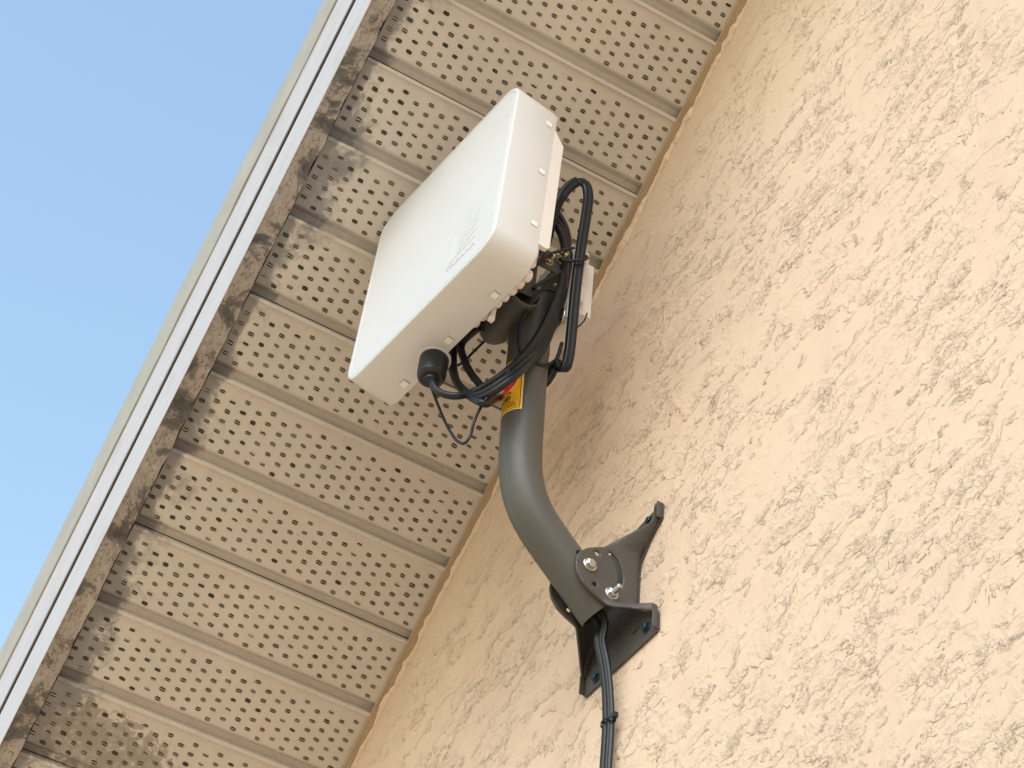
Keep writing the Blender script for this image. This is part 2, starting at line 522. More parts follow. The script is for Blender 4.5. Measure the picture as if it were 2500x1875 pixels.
YO, YI = -.5045, -.0035
NY = 26
def mildew(s, y):
    v = max(0.0, 1 - (y + .503) / .10)
    v *= .55 + .9 * (noise.noise(Vector((s * 3.1, 7.3, 1.1))) + .2)
    v = max(v, 1.4 * max(0, 1 - (y + .503) / .028))
    # stronger where the joints drain
    j = min(abs((s % SUB) - .125), .05)
    v += max(0, 1 - j / .03) * max(0, 1 - (y + .503) / .055) * .9
    return max(0.0, min(1.6, v))
def patch(s, y):
    a = (s - 1.165) / .055; b = (y + .395) / .115
    return max(0.0, 1.7 * (1 - (a * a + b * b) * .62))
for k in range(-4, 6):
    s0 = k * 0.4064
    V = []; Fc = []
    ys = [YO + (YI - YO) * j / NY for j in range(NY + 1)]
    rows = []
    for sub in range(3):
        for (ds, n) in prof:
            if sub == 0 and ds < .0001: n = -.012
            if sub == 0 and abs(ds - .0012) < 1e-6: n = -.001
            rows.append((s0 + sub * SUB + ds, n))
        if sub < 2: rows.append((s0 + (sub + 1) * SUB - .0008, -.0130))
    rows.append((s0 + .4064 - .0012, -.0130)); rows.append((s0 + .4064 - .0009, -.020))
    # subdivide the wide pan so that stains have vertices to live on
    R2 = []
    for a, b in zip(rows, rows[1:]):
        R2.append(a)
        d = b[0] - a[0]
        if d > .02:
            m = int(d / .012)
            for i in range(1, m): R2.append((a[0] + d * i / m, a[1] + (b[1] - a[1]) * i / m))
    R2.append(rows[-1]); rows = R2
    for s, n in rows:
        for y in ys:
            # oil-canning of the thin sheet
            wv = .0006 * noise.noise(Vector((s * 9, y * 5, k)))
            V.append(S(s, y, n + wv))
    st = NY + 1
    for i in range(len(rows) - 1):
        for j in range(NY):
            Fc.append(([i * st + j, (i + 1) * st + j, (i + 1) * st + j + 1, i * st + j + 1], 0))
    for sub in range(3):
        b = s0 + sub * SUB
        c = 0
        y = -.4933 + (k * 3 + sub) * -.0007
        while y - .0223 > YO + .003: y -= .0223
        while y < YI - .004:
            par = round((y + .4933) / .0223) % 2
            cnt = 5 if par == 0 else 6
            st0 = .0310 if par == 0 else .0226
            for i in range(cnt):
                dirty = random.random() < .06 + .5 * max(0, 1 - (y + .503) / .16)
                lance(V, Fc, b + st0 + i * .01755 + random.uniform(-.0004, .0004), y + random.uniform(-.0005, .0005) - i * .0006, .0002, 1 if random.random() < .8 else 3, dirty)
            y += .0223
    me = bpy.data.meshes.new('soffit_panel')
    me.from_pydata(V, [], [f for f, _ in Fc])
    me.polygons.foreach_set('material_index', [mi for _, mi in Fc])
    A = me.attributes.new('eave', 'FLOAT', 'POINT'); Bt = me.attributes.new('patch', 'FLOAT', 'POINT')
    ev = []; pv = []
    for v in V:
        d = v - W0; s = d.dot(ED)
        ev.append(mildew(s, v.y)); pv.append(patch(s, v.y))
    A.data.foreach_set('value', ev); Bt.data.foreach_set('value', pv)
    link('soffit_panel', me, house, (M_VINYL, M_SLOT, M_DIRT, M_BRIDGE))

# closed deck above the panels so that no light leaks in
bm = bmesh.new(); sbox(bm, SMIN, SMAX, -.50, -.0, -.345, -.040)
frombm('soffit_framing', bm, house, (M_GAP,))
bm = bmesh.new(); sbox(bm, SMIN, SMAX, -.5384, -.5062, -.104, .0035)
# ragged underside of the old board
bmesh.ops.subdivide_edges(bm, edges=[e for e in bm.edges if e.calc_length() > 2], cuts=700, use_grid_fill=True)
for v in bm.verts:
    d = (v.co - W0); s = d.dot(ED); n = d.dot(NN)
    if n > 0:
        v.co += NN * (.0022 * noise.noise(Vector((s * 22, v.co.y * 50, 3))) + .001 * noise.noise(Vector((s * 90, v.co.y * 90, 3))))
        if v.co.y > -.52: v.co.y += .0030 * noise.noise(Vector((s * 30, 0, 5)))
frombm('sub_fascia', bm, house, (M_WOOD,))
bm = bmesh.new(); sbox(bm, SMIN, SMAX, -.5396, -.5386, -.105, .0045)
frombm('fascia_board', bm, house, (M_BOARD,))
bm = bmesh.new(); sbox(bm, SMIN, SMAX, -.5372, -.5062, -.33, -.1048)  # near-black strip set nearly flush: the shade between the boards put into colour
frombm('gap_shade', bm, house, (M_GAP,))
bm = bmesh.new(); sbox(bm, SMIN, SMAX, -.5395, -.5374, -.245, -.134)
frombm('fascia_trim', bm, house, (M_BOARD,))
bm = bmesh.new(); sbox(bm, SMIN, SMAX, -.5425, -.5374, -.345, -.246)
bmesh.ops.subdivide_edges(bm, edges=[e for e in bm.edges if e.calc_length() > 2], cuts=500, use_grid_fill=True)
for v in bm.verts:
    s = (v.co - W0).dot(ED)
    v.co += NN * (.0030 * noise.noise(Vector((s * 6, 2, 3))) + .0012 * noise.noise(Vector((s * 40, 2, 3))))
    if v.co.y < -.54: v.co.y += .0012 * noise.noise(Vector((s * 9, 8, 3)))
frombm('drip_edge', bm, house, (M_DRIP,))
# receiving channel along the wall
bm = bmesh.new()
sbox(bm, SMIN, SMAX, -.0135, -.0008, .0030, .0046)
sbox(bm, SMIN, SMAX, -.0150, -.0134, .0015, .0062)
frombm('wall_channel', bm, house, (M_TRIM,))
# ragged stucco line under the channel
V = []; Fc = []
N = 1500
for i in range(N + 1):
    s = -2.0 + 5.0 * i / N
    w = .003 + .016 * max(0, noise.noise(Vector((s * 8, 1, 0))) + .1) + .012 * max(0, noise.noise(Vector((s * 31, 4, 0)))) + .006 * max(0, noise.noise(Vector((s * 90, 4, 7)))) 
    t = max(.0015, .0045 + .006 * noise.noise(Vector((s * 19, 2, 2))) + .003 * noise.noise(Vector((s * 75, 2, 2))))
    V += [S(s, -.0005, .0062), S(s, -.0005 - t, .0062), S(s, -.0005 - t * .8, .0062 + w * .8), S(s, -.0003, .0068 + w)]
for i in range(N):
    a = i * 4
    for j in range(3): Fc.append((a + j, a + 4 + j, a + 5 + j, a + 1 + j))
me = bpy.data.meshes.new('stucco_edge'); me.from_pydata(V, [], Fc)
link('stucco_edge', me, house, (M_STUCCO,), True, 60)

# ---------------------------------------------------------------- antenna
XC = 0.0115
AC = Vector((XC, -.35661, 4.07036))
r = Vector((-0.07066, -0.07196, 0.11358)); an = r.length
AR = Matrix.Rotation(an, 4, r.normalized())
AM = Matrix.Translation(AC) @ AR
AW, AH, AD = .35123, .40239, .0737
ant = empty('panel_antenna', AC, 'white rounded square panel antenna held away from the wall on the mast', 'antenna')

def rrect(w, h, rad, n=10):
    out = []
    for cx, cz, a0 in ((w / 2 - rad, h / 2 - rad, 0), (-w / 2 + rad, h / 2 - rad, 90), (-w / 2 + rad, -h / 2 + rad, 180), (w / 2 - rad, -h / 2 + rad, 270)):
        for i in range(n + 1):
            a = math.radians(a0 + 90 * i / n)
            out.append((cx + rad * math.cos(a), cz + rad * math.sin(a)))
    return out

def shell(name, layers, mats, parent, capA=True, capB=True, M=AM, ang=35):
    """layers: (y, inset) rings of a rounded rectangle"""
    bm = bmesh.new(); rings = []
    for y, ins, rad in layers:
        rings.append([bm.verts.new(M @ Vector((x, y, z))) for x, z in rrect(AW - 2 * ins, AH - 2 * ins, rad)])
    for A, B in zip(rings, rings[1:]):
        n = len(A)
        for i in range(n): bm.faces.new((A[i], A[(i + 1) % n], B[(i + 1) % n], B[i]))
    if capA: bm.faces.new(rings[0][::-1])
    if capB: bm.faces.new(rings[-1])
    return frombm(name, bm, parent, mats, True, ang)
RAD = .036
g = .0075
lay = [(.0004, g + .0016, RAD - g - .001), (.0004, g + .0009, RAD - g - .001), (.0012, g + .0004, RAD - g), (.0012, g - .0002, RAD - g), (.0002, g - .0008, RAD - g + .001),
       (0.0, .004, RAD - .004), (.0005, .0016, RAD - .0016), (.0016, .0005, RAD - .0005), (.003, 0, RAD), (AD - .003, .0000, RAD), (AD - .0008, .0006, RAD - .0006), (AD, .002, RAD - .002), (AD, .01, RAD - .01)]
housing = shell('housing', lay, (M_SHELL,), ant)
# latch windows: a recessed frame with a bright tongue
def latch(c, u, v, nrm, s=1.0):
    bm = bmesh.new()
    w, h = .0100 * s, .0118 * s
    def bx(a0, a1, b0, b1, d0, d1, mi):
        vs = [bm.verts.new(AM @ (c + u * a + v * b + nrm * d)) for a in (a0, a1) for b in (b0, b1) for d in (d0, d1)]
        for q in ((0, 1, 3, 2), (4, 6, 7, 5), (0, 4, 5, 1), (2, 3, 7, 6), (0, 2, 6, 4), (1, 5, 7, 3)):
            bm.faces.new([vs[i] for i in q]).material_index = mi
    bx(-w / 2 - .0008, w / 2 + .0008, -h / 2 - .0008, h / 2 + .0008, -.001, .00022, 1)
    bx(-w / 2, w / 2, -h / 2, h / 2 - .0012, -.001, .0011, 0)
    return frombm('latch', bm, ant, (M_LATCH, M_EMB))
MSH = m_plain('latch recess', (.35, .31, .26), .7, .2)
for t in (.1505, .458, .774):
    o = latch(Vector((AW / 2, .82 * AD, AH / 2 - t * AH)), Vector((0, 1, 0)), Vector((0, 0, 1)), Vector((1, 0, 0)))
    o.data.materials[1] = MSH
for t in (.212, .513, .813):
    o = latch(Vector((AW / 2 - t * AW, .82 * AD, -AH / 2)), Vector((0, 1, 0)), Vector((1, 0, 0)), Vector((0, 0, -1)))
    o.data.materials[1] = MSH
# emblem: seven rays fanning up to a square's top and right side
def fp(a, b): return Vector((AW / 2 - a * AW, 0, -AH / 2 + b * AH))
org = fp(.318, .128)
tips = [(.300, .310), (.2555, .312), (.203, .314), (.139, .313), (.144, .250), (.142, .194), (.144, .147)]
bm = bmesh.new()
for i, (a, b) in enumerate(tips):
    T = fp(a, b); d = (T - org); L = d.length; d.normalize(); pz = Vector((d.z, 0, -d.x))
    st0 = (.16, .30, .34, .36, .34, .30, .05)[i]
    A = org + d * L * st0
    w0, w1 = .0003, .0015
    for yy in (0,):
        v = [A - pz * w0, A + pz * w0, T + pz * w1, T - pz * w1]
        up = [bm.verts.new(AM @ (p + Vector((0, -.0002, 0)))) for p in v]
        lo = [bm.verts.new(AM @ (p + Vector((0, .0008, 0)))) for p in v]
        bm.faces.new(up)
        for q in range(4): bm.faces.new((up[q], up[(q + 1) % 4], lo[(q + 1) % 4], lo[q]))
frombm('emblem', bm, ant, (M_EMB,))

def text_mesh(txt, size, extrude=0.0, align='CENTER', bold=0.0, sx=1.0):
    cu = bpy.data.curves.new('t', 'FONT'); cu.body = txt; cu.size = size; cu.extrude = extrude; cu.align_x = align; cu.offset = bold
    cu.resolution_u = 3
    o = bpy.data.objects.new('t', cu); COL.objects.link(o)
    bpy.context.view_layer.update()
    me = bpy.data.meshes.new_from_object(o.evaluated_get(bpy.context.evaluated_depsgraph_get()))
    bpy.data.objects.remove(o); bpy.data.curves.remove(cu)
    for v in me.vertices: v.co.x *= sx
    return me
me = text_mesh('TARANA', .0155, .0002, bold=.0)
xs = [v.co.x for v in me.vertices]; sc = .0685 / (max(xs) - min(xs))
tc = fp(.2303, .088)
for v in me.vertices:
    p = v.co.copy()
    v.co = AM @ (tc + Vector((p.x * sc, -p.z, p.y)))
link('lettering', me, ant, (M_EMB,))

# finned heat sink behind the cover
bm = bmesh.new()
def addpoly(bm, poly, x0, x1, M=AM, mi=0):
    a = [bm.verts.new(M @ Vector((x0, y, z))) for y, z in poly]; b = [bm.verts.new(M @ Vector((x1, y, z))) for y, z in poly]
    n = len(poly)
    bm.faces.new(a).material_index = mi; bm.faces.new(b[::-1]).material_index = mi
    for i in range(n): bm.faces.new((a[i], b[i], b[(i + 1) % n], a[(i + 1) % n])).material_index = mi
add_box(bm, (-AW / 2 + .004, AD - .002, -AH / 2 + .030), (AW / 2 - .004, AD + .004, AH / 2 - .02), AM, .002)
z1 = AH / 2 - .062
nf = 15
for i in range(nf):
    x = AW / 2 - .0015 - i * (AW - .003) / (nf - 1)
    x0 = x - .0015 if i else x - .006; x1 = x + .0015 if i else x + .0010
    zb = -AH / 2 + .055 if i == 0 else -AH / 2 + .034
    d = .0175 if i == 0 else .015
    poly = [(AD - .0015, z1), (AD - .0015, zb)]
    for kk in range(5):
        a = math.radians(90 * kk / 4)
        poly.append((AD + d - .009 + .009 * math.sin(a), zb + .009 - .009 * math.cos(a)))
    poly += [(AD + d, z1 - .028)]
    addpoly(bm, poly, x0, x1)
# scalloped lower skirt
for i in range(1, 9):
    x = AW / 2 - .014 - i * .0165
    add_cyl(bm, AM @ Vector((x, AD - .001, -AH / 2 + .014 + .001 * i)), AM @ Vector((x, AD + .010 - .0006 * i, -AH / 2 + .018 + .001 * i)), .0098, .0090, n=20)
hs = frombm('heat_sink', bm, ant, (M_PALE,), True, 30)
bm = bmesh.new(); add_box(bm, (.061, AD + .004, -AH / 2 - .004), (.069, AD + .012, -AH / 2 + .03), AM, .0008)
frombm('clip', bm, hs, (M_PALE,))

# rubber gland
bm = bmesh.new()
gp = AM @ Vector((AW * (.5 - .6325), .90 * AD, -AH / 2 + .002)); gd = (AM.to_3x3() @ Vector((0, 0, -1))).normalized()
lathe(bm, gp, gd, [(0, .0205), (.004, .0208), (.020, .0210), (.036, .0204), (.041, .0195), (.0445, .0165), (.0455, .0125), (.0445, .0120), (.0445, .0112), (.0500, .0100), (.0510, .0080), (.0500, .0060)], 36)
gland = frombm('cable_gland', bm, ant, (M_RUB,), True, 30)
bm = bmesh.new(); lathe(bm, gp, gd, [(0, .0238), (.0022, .0238), (.0030, .0228), (.0030, .02)], 36)
frombm('gland_ring', bm, gland, (M_SHELL,), True, 30)

# tilt bracket: half-round channel lying along X behind the panel, plus clamp plates on the mast
bm = bmesh.new()
ctr = Vector((0, -.2235, 3.976)); rr = .0235
sec = []
for i in range(15):
    a = math.radians(-12 + 204 * i / 14)      # opens upwards and back
    sec.append((-math.cos(a) * rr, -math.sin(a) * rr * 1.0))
rows = []
xs_ = [-.0405, -.039, -.035, -.028, -.018, 0, .03, .055, .064]
for x in xs_:
    t = max(0, (-.020 - x) / .0205); sc_ = math.sqrt(max(.02, 1 - t * t * .85))
    rows.append([bm.verts.new(ctr + Vector((x, p[0] * sc_, p[1] * (.35 + .65 * sc_)))) for p in sec])
for A, B in zip(rows, rows[1:]):
    for i in range(len(sec) - 1): bm.faces.new((A[i], A[i + 1], B[i + 1], B[i]))
bm.faces.new(rows[0])
o = frombm('tilt_bracket', bm, ant, (M_CLAMP,), True, 40)
md = o.modifiers.new('thick', 'SOLIDIFY'); md.thickness = .0028; md.offset = 1
tb = o
bm = bmesh.new()
add_box(bm, (XC - .036, -.280, 3.955), (XC - .033, -.205, 4.145), None, .001)
add_box(bm, (XC + .033, -.280, 3.990), (XC + .036, -.200, 4.150), None, .001)
add_box(bm, (XC - .0325, -.222, 4.010), (XC + .0325, -.2185, 4.150), None, .001)
add_box(bm, (XC - .040, -.154, 4.040), (XC + .040, -.150, 4.120), None, .001)
add_box(bm, (XC + .0365, -.200, 4.060), (XC + .0395, -.151, 4.100), None, .001)
cl = frombm('mast_clamp', bm, ant, (M_CLAMP,))
def hexbolt(name, p, ax, r, h, mat, parent, shank=0, sr=.003, wr=None):
    bm = bmesh.new(); ax = ax.normalized()
    wr = wr or r * 1.35
    lathe(bm, p, ax, [(0, wr), (.0012, wr), (.0016, wr * .93), (.0016, r * .6)], 24)
    a = p + ax * .0016
    add_cyl(bm, a, a + ax * h * .8, r, r, 6, True, 0, .4)
    add_cyl(bm, a + ax * h * .8, a + ax * h, r * .98, r * .72, 6, True, 0, .4)
    if shank > 0:
        lathe(bm, a + ax * h * .9, ax, [(0, sr)] + [(.0004 + shank * i / 16, sr * (1 if i % 2 else .9)) for i in range(17)] + [(shank + .001, sr * .6)], 14)
    return frombm(name, bm, parent, (mat,), False)
X1 = Vector((1, 0, 0)); YN = Vector((0, -1, 0))
for (y, z) in ((-.185, 4.075), (-.165, 4.09), (-.240, 4.03), (-.248, 4.085)):
    hexbolt('clamp_bolt', Vector((XC + .0365 if y < -.2 else XC + .0397, y, z)), X1, .0055, .005, M_BRASS, cl, .010, .003)
for (x, z) in ((.030, 4.045), (.018, 4.100), (.034, 4.115)):
    hexbolt('clamp_bolt', Vector((XC + x, -.1535, z)), YN, .005, .005, M_BRASS, cl, .008, .0028)

# ---------------------------------------------------------------- mast with wall bracket
mast = empty('antenna_mast', (XC, 0, 3.44), 'bent grey steel tube mast with a yellow warning sticker, bolted low on the stucco wall', 'mast')
mp = [(1295, 760), (1290, 850), (1286, 908), (1281, 970), (1275.5, 1035), (1271, 1098), (1271, 1161), (1284, 1225), (1303, 1267), (1333, 1313), (1365, 1358), (1397, 1402), (1433, 1452), (1466, 1498)]
MP = [at(x, y, 0, XC) for x, y in mp]
MP[0].y = MP[1].y = -.1835; MP[0].z = 4.022
MP[2].y = -.1828; MP[3].y = -.1822
path = spline(MP, .006)
# light smoothing
for _ in range(12):
    path = [path[0]] + [(path[i - 1] + path[i] * 2 + path[i + 1]) / 4 for i in range(1, len(path) - 1)] + [path[-1]]
bm = bmesh.new()
MR = .0300
n = 48
rings = {}
for nm, rad in (('o', MR), ('i', MR - .0026)):
    rs = []
    for i, p in enumerate(path):
        a = path[max(i - 1, 0)]; b = path[min(i + 1, len(path) - 1)]
        t = (b - a).normalized(); u = Vector((1, 0, 0)); v = t.cross(u)
        rs.append([bm.verts.new(p + u * rad * math.cos(2 * math.pi * j / n) + v * rad * math.sin(2 * math.pi * j / n)) for j in range(n)])
    rings[nm] = rs
    for A, B in zip(rs, rs[1:]):
        for j in range(n): bm.faces.new((A[j], A[(j + 1) % n], B[(j + 1) % n], B[j]))
for e in (0, -1):
    A, B = rings['o'][e], rings['i'][e]
    for j in range(n): bm.faces.new((A[j], A[(j + 1) % n], B[(j + 1) % n], B[j]))
tube = frombm('tube', bm, mast, (M_MAST,), True, 45)
bm = bmesh.new()
hp = at(1410, 1352, 0, XC + .0275)
add_cyl(bm, hp - X1 * .004, hp + X1 * .0032, .0042, n=20)
frombm('bolt_hole', bm, tube, (M_GAP,))

# folded steel bracket
HW = .034
zs = [3.40, 3.446, 3.469, 3.484, 3.498, 3.508, 3.514, 3.569, 3.588, 3.5996, 3.6101, 3.6224, 3.6321, 3.70]
xw = [.0866, .0866, .0866, .0866, .064, .041, .0372, .0369, .0391, .0439, .0569, .072, .083, .0866]
zl = [3.40, 3.469, 3.490, 3.510, 3.530, 3.550, 3.569, 3.588, 3.5996, 3.6101, 3.6224, 3.6321, 3.70]
xl = [.0866, .0866, .083, .070, .054, .042, .0369, .0391, .0439, .0569, .072, .083, .0866]
def xwf(z, sg=1): return float(np.interp(z, zs, xw) if sg > 0 else np.interp(z, zl, xl))
def fl(y, z, sg=1):
    t = min(1.0, max(0.0, (y + .056) / .044))
    return HW + (xwf(z, sg) - HW) * t ** float(np.interp(z, (3.49, 3.53), (1.0, 1.4)))
def onsurf(x, y):
    d = ray(x, y)
    lo = None; prev = None
    t = (-.16 - CAM.y) / d.y
    t1 = (-.0035 - CAM.y) / d.y
    best = None
    N = 400
    for i in range(N + 1):
        tt = t + (t1 - t) * i / N
        p = CAM + d * tt
        g_ = p.x - XC - fl(p.y, p.z)
        if prev is not None and prev > 0 >= g_: return p
        prev = g_
    p = CAM + d * t1
    return p
outl = [(1417, 1344.7), (1409, 1355), (1405, 1372), (1409, 1394.4), (1422.6, 1421.5), (1444, 1444), (1471, 1466.7), (1489.3, 1477), (1516.5, 1480.3), (1535, 1483), (1552.6, 1486), (1570, 1488), (1588, 1490.3)]
poly = [(p.y, p.z) for p in (onsurf(*q) for q in outl)]
poly += [(-.0035, 3.4690)]
poly += [(-.0035, z) for z in (3.48, 3.49, 3.5, 3.51, 3.53, 3.55, 3.57, 3.585, 3.6, 3.61, 3.62, 3.63, 3.64, 3.65, 3.659)]
poly += [(-.0115, 3.6590)]
top = [(1602.5, 1250), (1598, 1262), (1586, 1275), (1570, 1286), (1554.9, 1292.7), (1545.8, 1298.3), (1516.5, 1313), (1493.9, 1325.5), (1474.6, 1335.6), (1455.4, 1335.6), (1435, 1337.4)]
tp = [(p.y, p.z) for p in (onsurf(*q) for q in top)]
poly += [q for q in tp if q[0] < -.0125 and q[1] < 3.6585]
holes = []
def ell(x, y, rx, n=14):
    p = onsurf(x, y); return [(p.y + rx * math.cos(2 * math.pi * i / n), p.z + rx * 1.0 * math.sin(2 * math.pi * i / n)) for i in range(n)]
holes.append(ell(1457.7, 1351, .0042)); holes.append(ell(1452, 1426, .0038))
sl_ = [onsurf(*q) for q in ((1489.5, 1351.5), (1504, 1368), (1512.5, 1391), (1515, 1414), (1511, 1432))]
cs = [Vector((p.y, p.z)) for p in sl_]
L_, R_ = [], []
for i, c in enumerate(cs):
    t = (cs[min(i + 1, 4)] - cs[max(i - 1, 0)]).normalized(); nn_ = Vector((-t.y, t.x)) * .0040
    L_.append(tuple(c + nn_)); R_.append(tuple(c - nn_))
t = (cs[0] - cs[1]).normalized() * .003
holes.append([tuple(cs[0] + t)] + L_ + [tuple(cs[-1] - (cs[-2] - cs[-1]).normalized() * .003)] + R_[::-1])
def inside(pt, pg):
    x, y = pt; c = False; j = len(pg) - 1
    for i in range(len(pg)):
        xi, yi = pg[i]; xj, yj = pg[j]
        if (yi > y) != (yj > y) and x < (xj - xi) * (y - yi) / (yj - yi + 1e-12) + xi: c = not c
        j = i
    return c
def densify(pg, d=.004):
    out = []
    for i in range(len(pg)):
        a = Vector(pg[i]); b = Vector(pg[(i + 1) % len(pg)]); m = max(1, int((b - a).length / d))
        for k in range(m): out.append(tuple(a + (b - a) * k / m))
    return out
def cheek(sign):
    vs = []; es = []
    for pg in [densify(poly)] + holes:
        b = len(vs); vs += [Vector(p) for p in pg]
        es += [(b + i, b + (i + 1) % len(pg)) for i in range(len(pg))]
    ys = np.arange(-.12, 0, .004); zz = np.arange(3.44, 3.68, .004)
    for y in ys:
        for z in zz:
            if inside((y, z), poly) and not any(inside((y, z), h) for h in holes):
                if min((Vector((y, z)) - v).length for v in vs[:len(es)]) > .0015: vs.append(Vector((y, z)))
    co, _, fa, *_r = delaunay_2d_cdt(vs, es, [], 0, 1e-6)
    bm = bmesh.new()
    BV = [bm.verts.new((XC + sign * fl(c.x, c.y, sign), c.x, c.y)) for c in co]
    for f in fa:
        cx = sum(co[i].x for i in f) / len(f); cz = sum(co[i].y for i in f) / len(f)
        if inside((cx, cz), poly) and not any(inside((cx, cz), h) for h in holes):
            bm.faces.new([BV[i] for i in f])
    bmesh.ops.delete(bm, geom=[v for v in bm.verts if not v.link_faces], context='VERTS')
    for f in bm.faces:
        f.normal_update()
        if f.normal.x * sign < 0: f.normal_flip()
    me = bpy.data.meshes.new('side_cheek'); bm.to_mesh(me); bm.free()
    return me
brk = empty('wall_bracket', (XC, 0, 3.44), None, None)
brk.parent = mast; brk.location = (0, 0, 0)
for sg in (1, -1):
    o = link('side_cheek', cheek(sg), brk, (M_BRKT,), True, 40)
    md = o.modifiers.new('thick', 'SOLIDIFY'); md.thickness = .0028; md.offset = -1
# base plate: hourglass with four feet, slots left open
half = [(.086, 3.4405), (.0895, 3.4440), (.0895, 3.470), (.074, 3.481), (.050, 3.498), (.0372, 3.514), (.0369, 3.569), (.0391, 3.588), (.0569, 3.6101), (.072, 3.6224), (.0865, 3.632), (.0895, 3.6350), (.0895, 3.6590), (.086, 3.6600), (.060, 3.6590), (.030, 3.6570)]
lhalf = [p for p in half if not (3.475 < p[1] < 3.58)]
lhalf = lhalf[:3] + [(.084, 3.490), (.076, 3.506), (.058, 3.528), (.0369, 3.569)] + lhalf[3:]
full = half + [(-x, z) for x, z in lhalf[::-1]]
slots = [[(.047, 3.474), (.045, 3.477), (.030, 3.477), (.028, 3.474), (.030, 3.471), (.045, 3.471)], [(-.047, 3.474), (-.045, 3.477), (-.030, 3.477), (-.028, 3.474), (-.030, 3.471), (-.045, 3.471)][::-1]]
vs = []; es = []
for pg in [full] + slots:
    b = len(vs); vs += [Vector(p) for p in pg]; es += [(b + i, b + (i + 1) % len(pg)) for i in range(len(pg))]
co, _, fa, *_r = delaunay_2d_cdt(vs, es, [], 0, 1e-6)
bm = bmesh.new()
BV = [bm.verts.new((XC + c.x, -.0012, c.y)) for c in co]
for f in fa:
    cx = sum(co[i].x for i in f) / len(f); cz = sum(co[i].y for i in f) / len(f)
    if inside((cx, cz), full) and not any(inside((cx, cz), h) for h in slots): bm.faces.new([BV[i] for i in f])
for f in bm.faces:
    f.normal_update()
    if f.normal.y > 0: f.normal_flip()
me = bpy.data.meshes.new('base_plate'); bm.to_mesh(me); bm.free()
o = link('base_plate', me, brk, (M_BRKT,)); md = o.modifiers.new('thick', 'SOLIDIFY'); md.thickness = .003; md.offset = 1
# turned-up lips on the feet
for sg in (1, -1):
    for za, zb in ((3.4445, 3.4740), (3.6325, 3.6600)):
        bm = bmesh.new()
        lo = (XC + sg * .0868, -.0120, za); hi = (XC + sg * .0895, -.0044, zb)
        add_box(bm, (min(lo[0], hi[0]), lo[1], lo[2]), (max(lo[0], hi[0]), hi[1], hi[2]), None, .0010)
        frombm('foot_lip', bm, brk, (M_BRKT,))
p = onsurf(1439.6, 1379.7); hexbolt('hex_bolt', Vector((XC + HW + .0002, p.y, p.z)), X1, .0072, .0055, M_STEEL, brk, 0, wr=.0102)
p = onsurf(1494, 1449.5); hexbolt('hex_bolt', Vector((XC + HW + .0002, p.y, p.z)), X1, .0068, .0050, M_STEEL, brk, .014, .0040, wr=.0100)
for x, z in ((1580, 1533), (1457, 1655)):
    p = at(x, z, 1, -.0045); hexbolt('lag_screw', p, YN, .0058, .0055, M_LAG, brk, wr=.0078)
p = Vector((XC + .0625, -.0045, 3.645)); hexbolt('lag_screw', p, YN, .0058, .0055, M_LAG, brk, wr=.0078)
p = Vector((XC - .0625, -.0045, 3.645)); hexbolt('lag_screw', p, YN, .0058, .0055, M_LAG, brk, wr=.0078)

# warning sticker wrapped round the tube (u = metres round from -Y towards +X, v = height)
LZ0 = at(1270, 1033, 0, XC).z + .0005; LZ1 = LZ0 + .100
def cyl(u, v, off):
    z = LZ0 + v
    yc = -.1822 - .0006 * (z - 3.9) / .1
    # follow the tube's own axis
    best = min(path, key=lambda q: abs(q.z - z)); yc = best.y
    a = u / MR
    return Vector((XC + math.sin(a) * (MR + off), yc - math.cos(a) * (MR + off), z))
HWL = .0300
def wrap(name, polys, off, mat, parent, nu=1):
    bm = bmesh.new()
    for pg in polys:
        try: bm.faces.new([bm.verts.new((u, v, 0)) for u, v in pg])
        except ValueError: pass
    bmesh.ops.triangulate(bm, faces=bm.faces)
    for _ in range(4):
        es_ = [e for e in bm.edges if e.calc_length() > .004]
        if not es_: break
        bmesh.ops.subdivide_edges(bm, edges=es_, cuts=1); bmesh.ops.triangulate(bm, faces=bm.faces)
    for v in bm.verts: v.co = cyl(v.co.x, v.co.y, off)
    return frombm(name, bm, parent, (mat,), True)
def grid(u0, u1, v0, v1, n=16):
    return [[(u0 + (u1 - u0) * i / n, v0), (u0 + (u1 - u0) * (i + 1) / n, v0), (u0 + (u1 - u0) * (i + 1) / n, v1), (u0 + (u1 - u0) * i / n, v1)] for i in range(n)]
stk = wrap('warning_sticker', grid(-HWL, HWL, 0, .100), .0003, M_YEL, tube)
wrap('sticker_border', grid(-HWL, HWL, 0, .0014) + grid(HWL - .0016, HWL, .0015, .125, 1) + grid(-HWL, -HWL + .0016, .0015, .125, 1), .00042, M_CREAM, stk) if False else None
def print_(name, polys, off, mat):
    o = wrap(name, polys, off, mat, mast); return o
print_('sticker_border', grid(-.0272, .0272, .0026, .0034) + grid(.0264, .0272, .0035, .097, 1) + grid(-.0272, -.0264, .0035, .097, 1), .0005, M_INK)
print_('sticker_margin', grid(-.0298, .0298, .0001, .0022) + grid(.0277, .0299, .0023, .0995, 1) + grid(-.0299, -.0277, .0023, .0995, 1), .00044, M_CREAM)
cv = .0600
disc = [(.0222 * math.cos(2 * math.pi * i / 40) - .001, cv + .0222 * math.sin(2 * math.pi * i / 40)) for i in range(40)]
print_('sticker_disc', [disc], .0005, M_RED)
ring = []
for i in range(40):
    a, b = 2 * math.pi * i / 40, 2 * math.pi * (i + 1) / 40
    ring.append([(.0222 * math.cos(a) - .001, cv + .0222 * math.sin(a)), (.0222 * math.cos(b) - .001, cv + .0222 * math.sin(b)), (.0234 * math.cos(b) - .001, cv + .0234 * math.sin(b)), (.0234 * math.cos(a) - .001, cv + .0234 * math.sin(a))])
print_('sticker_ring', ring, .00055, M_CREAM)
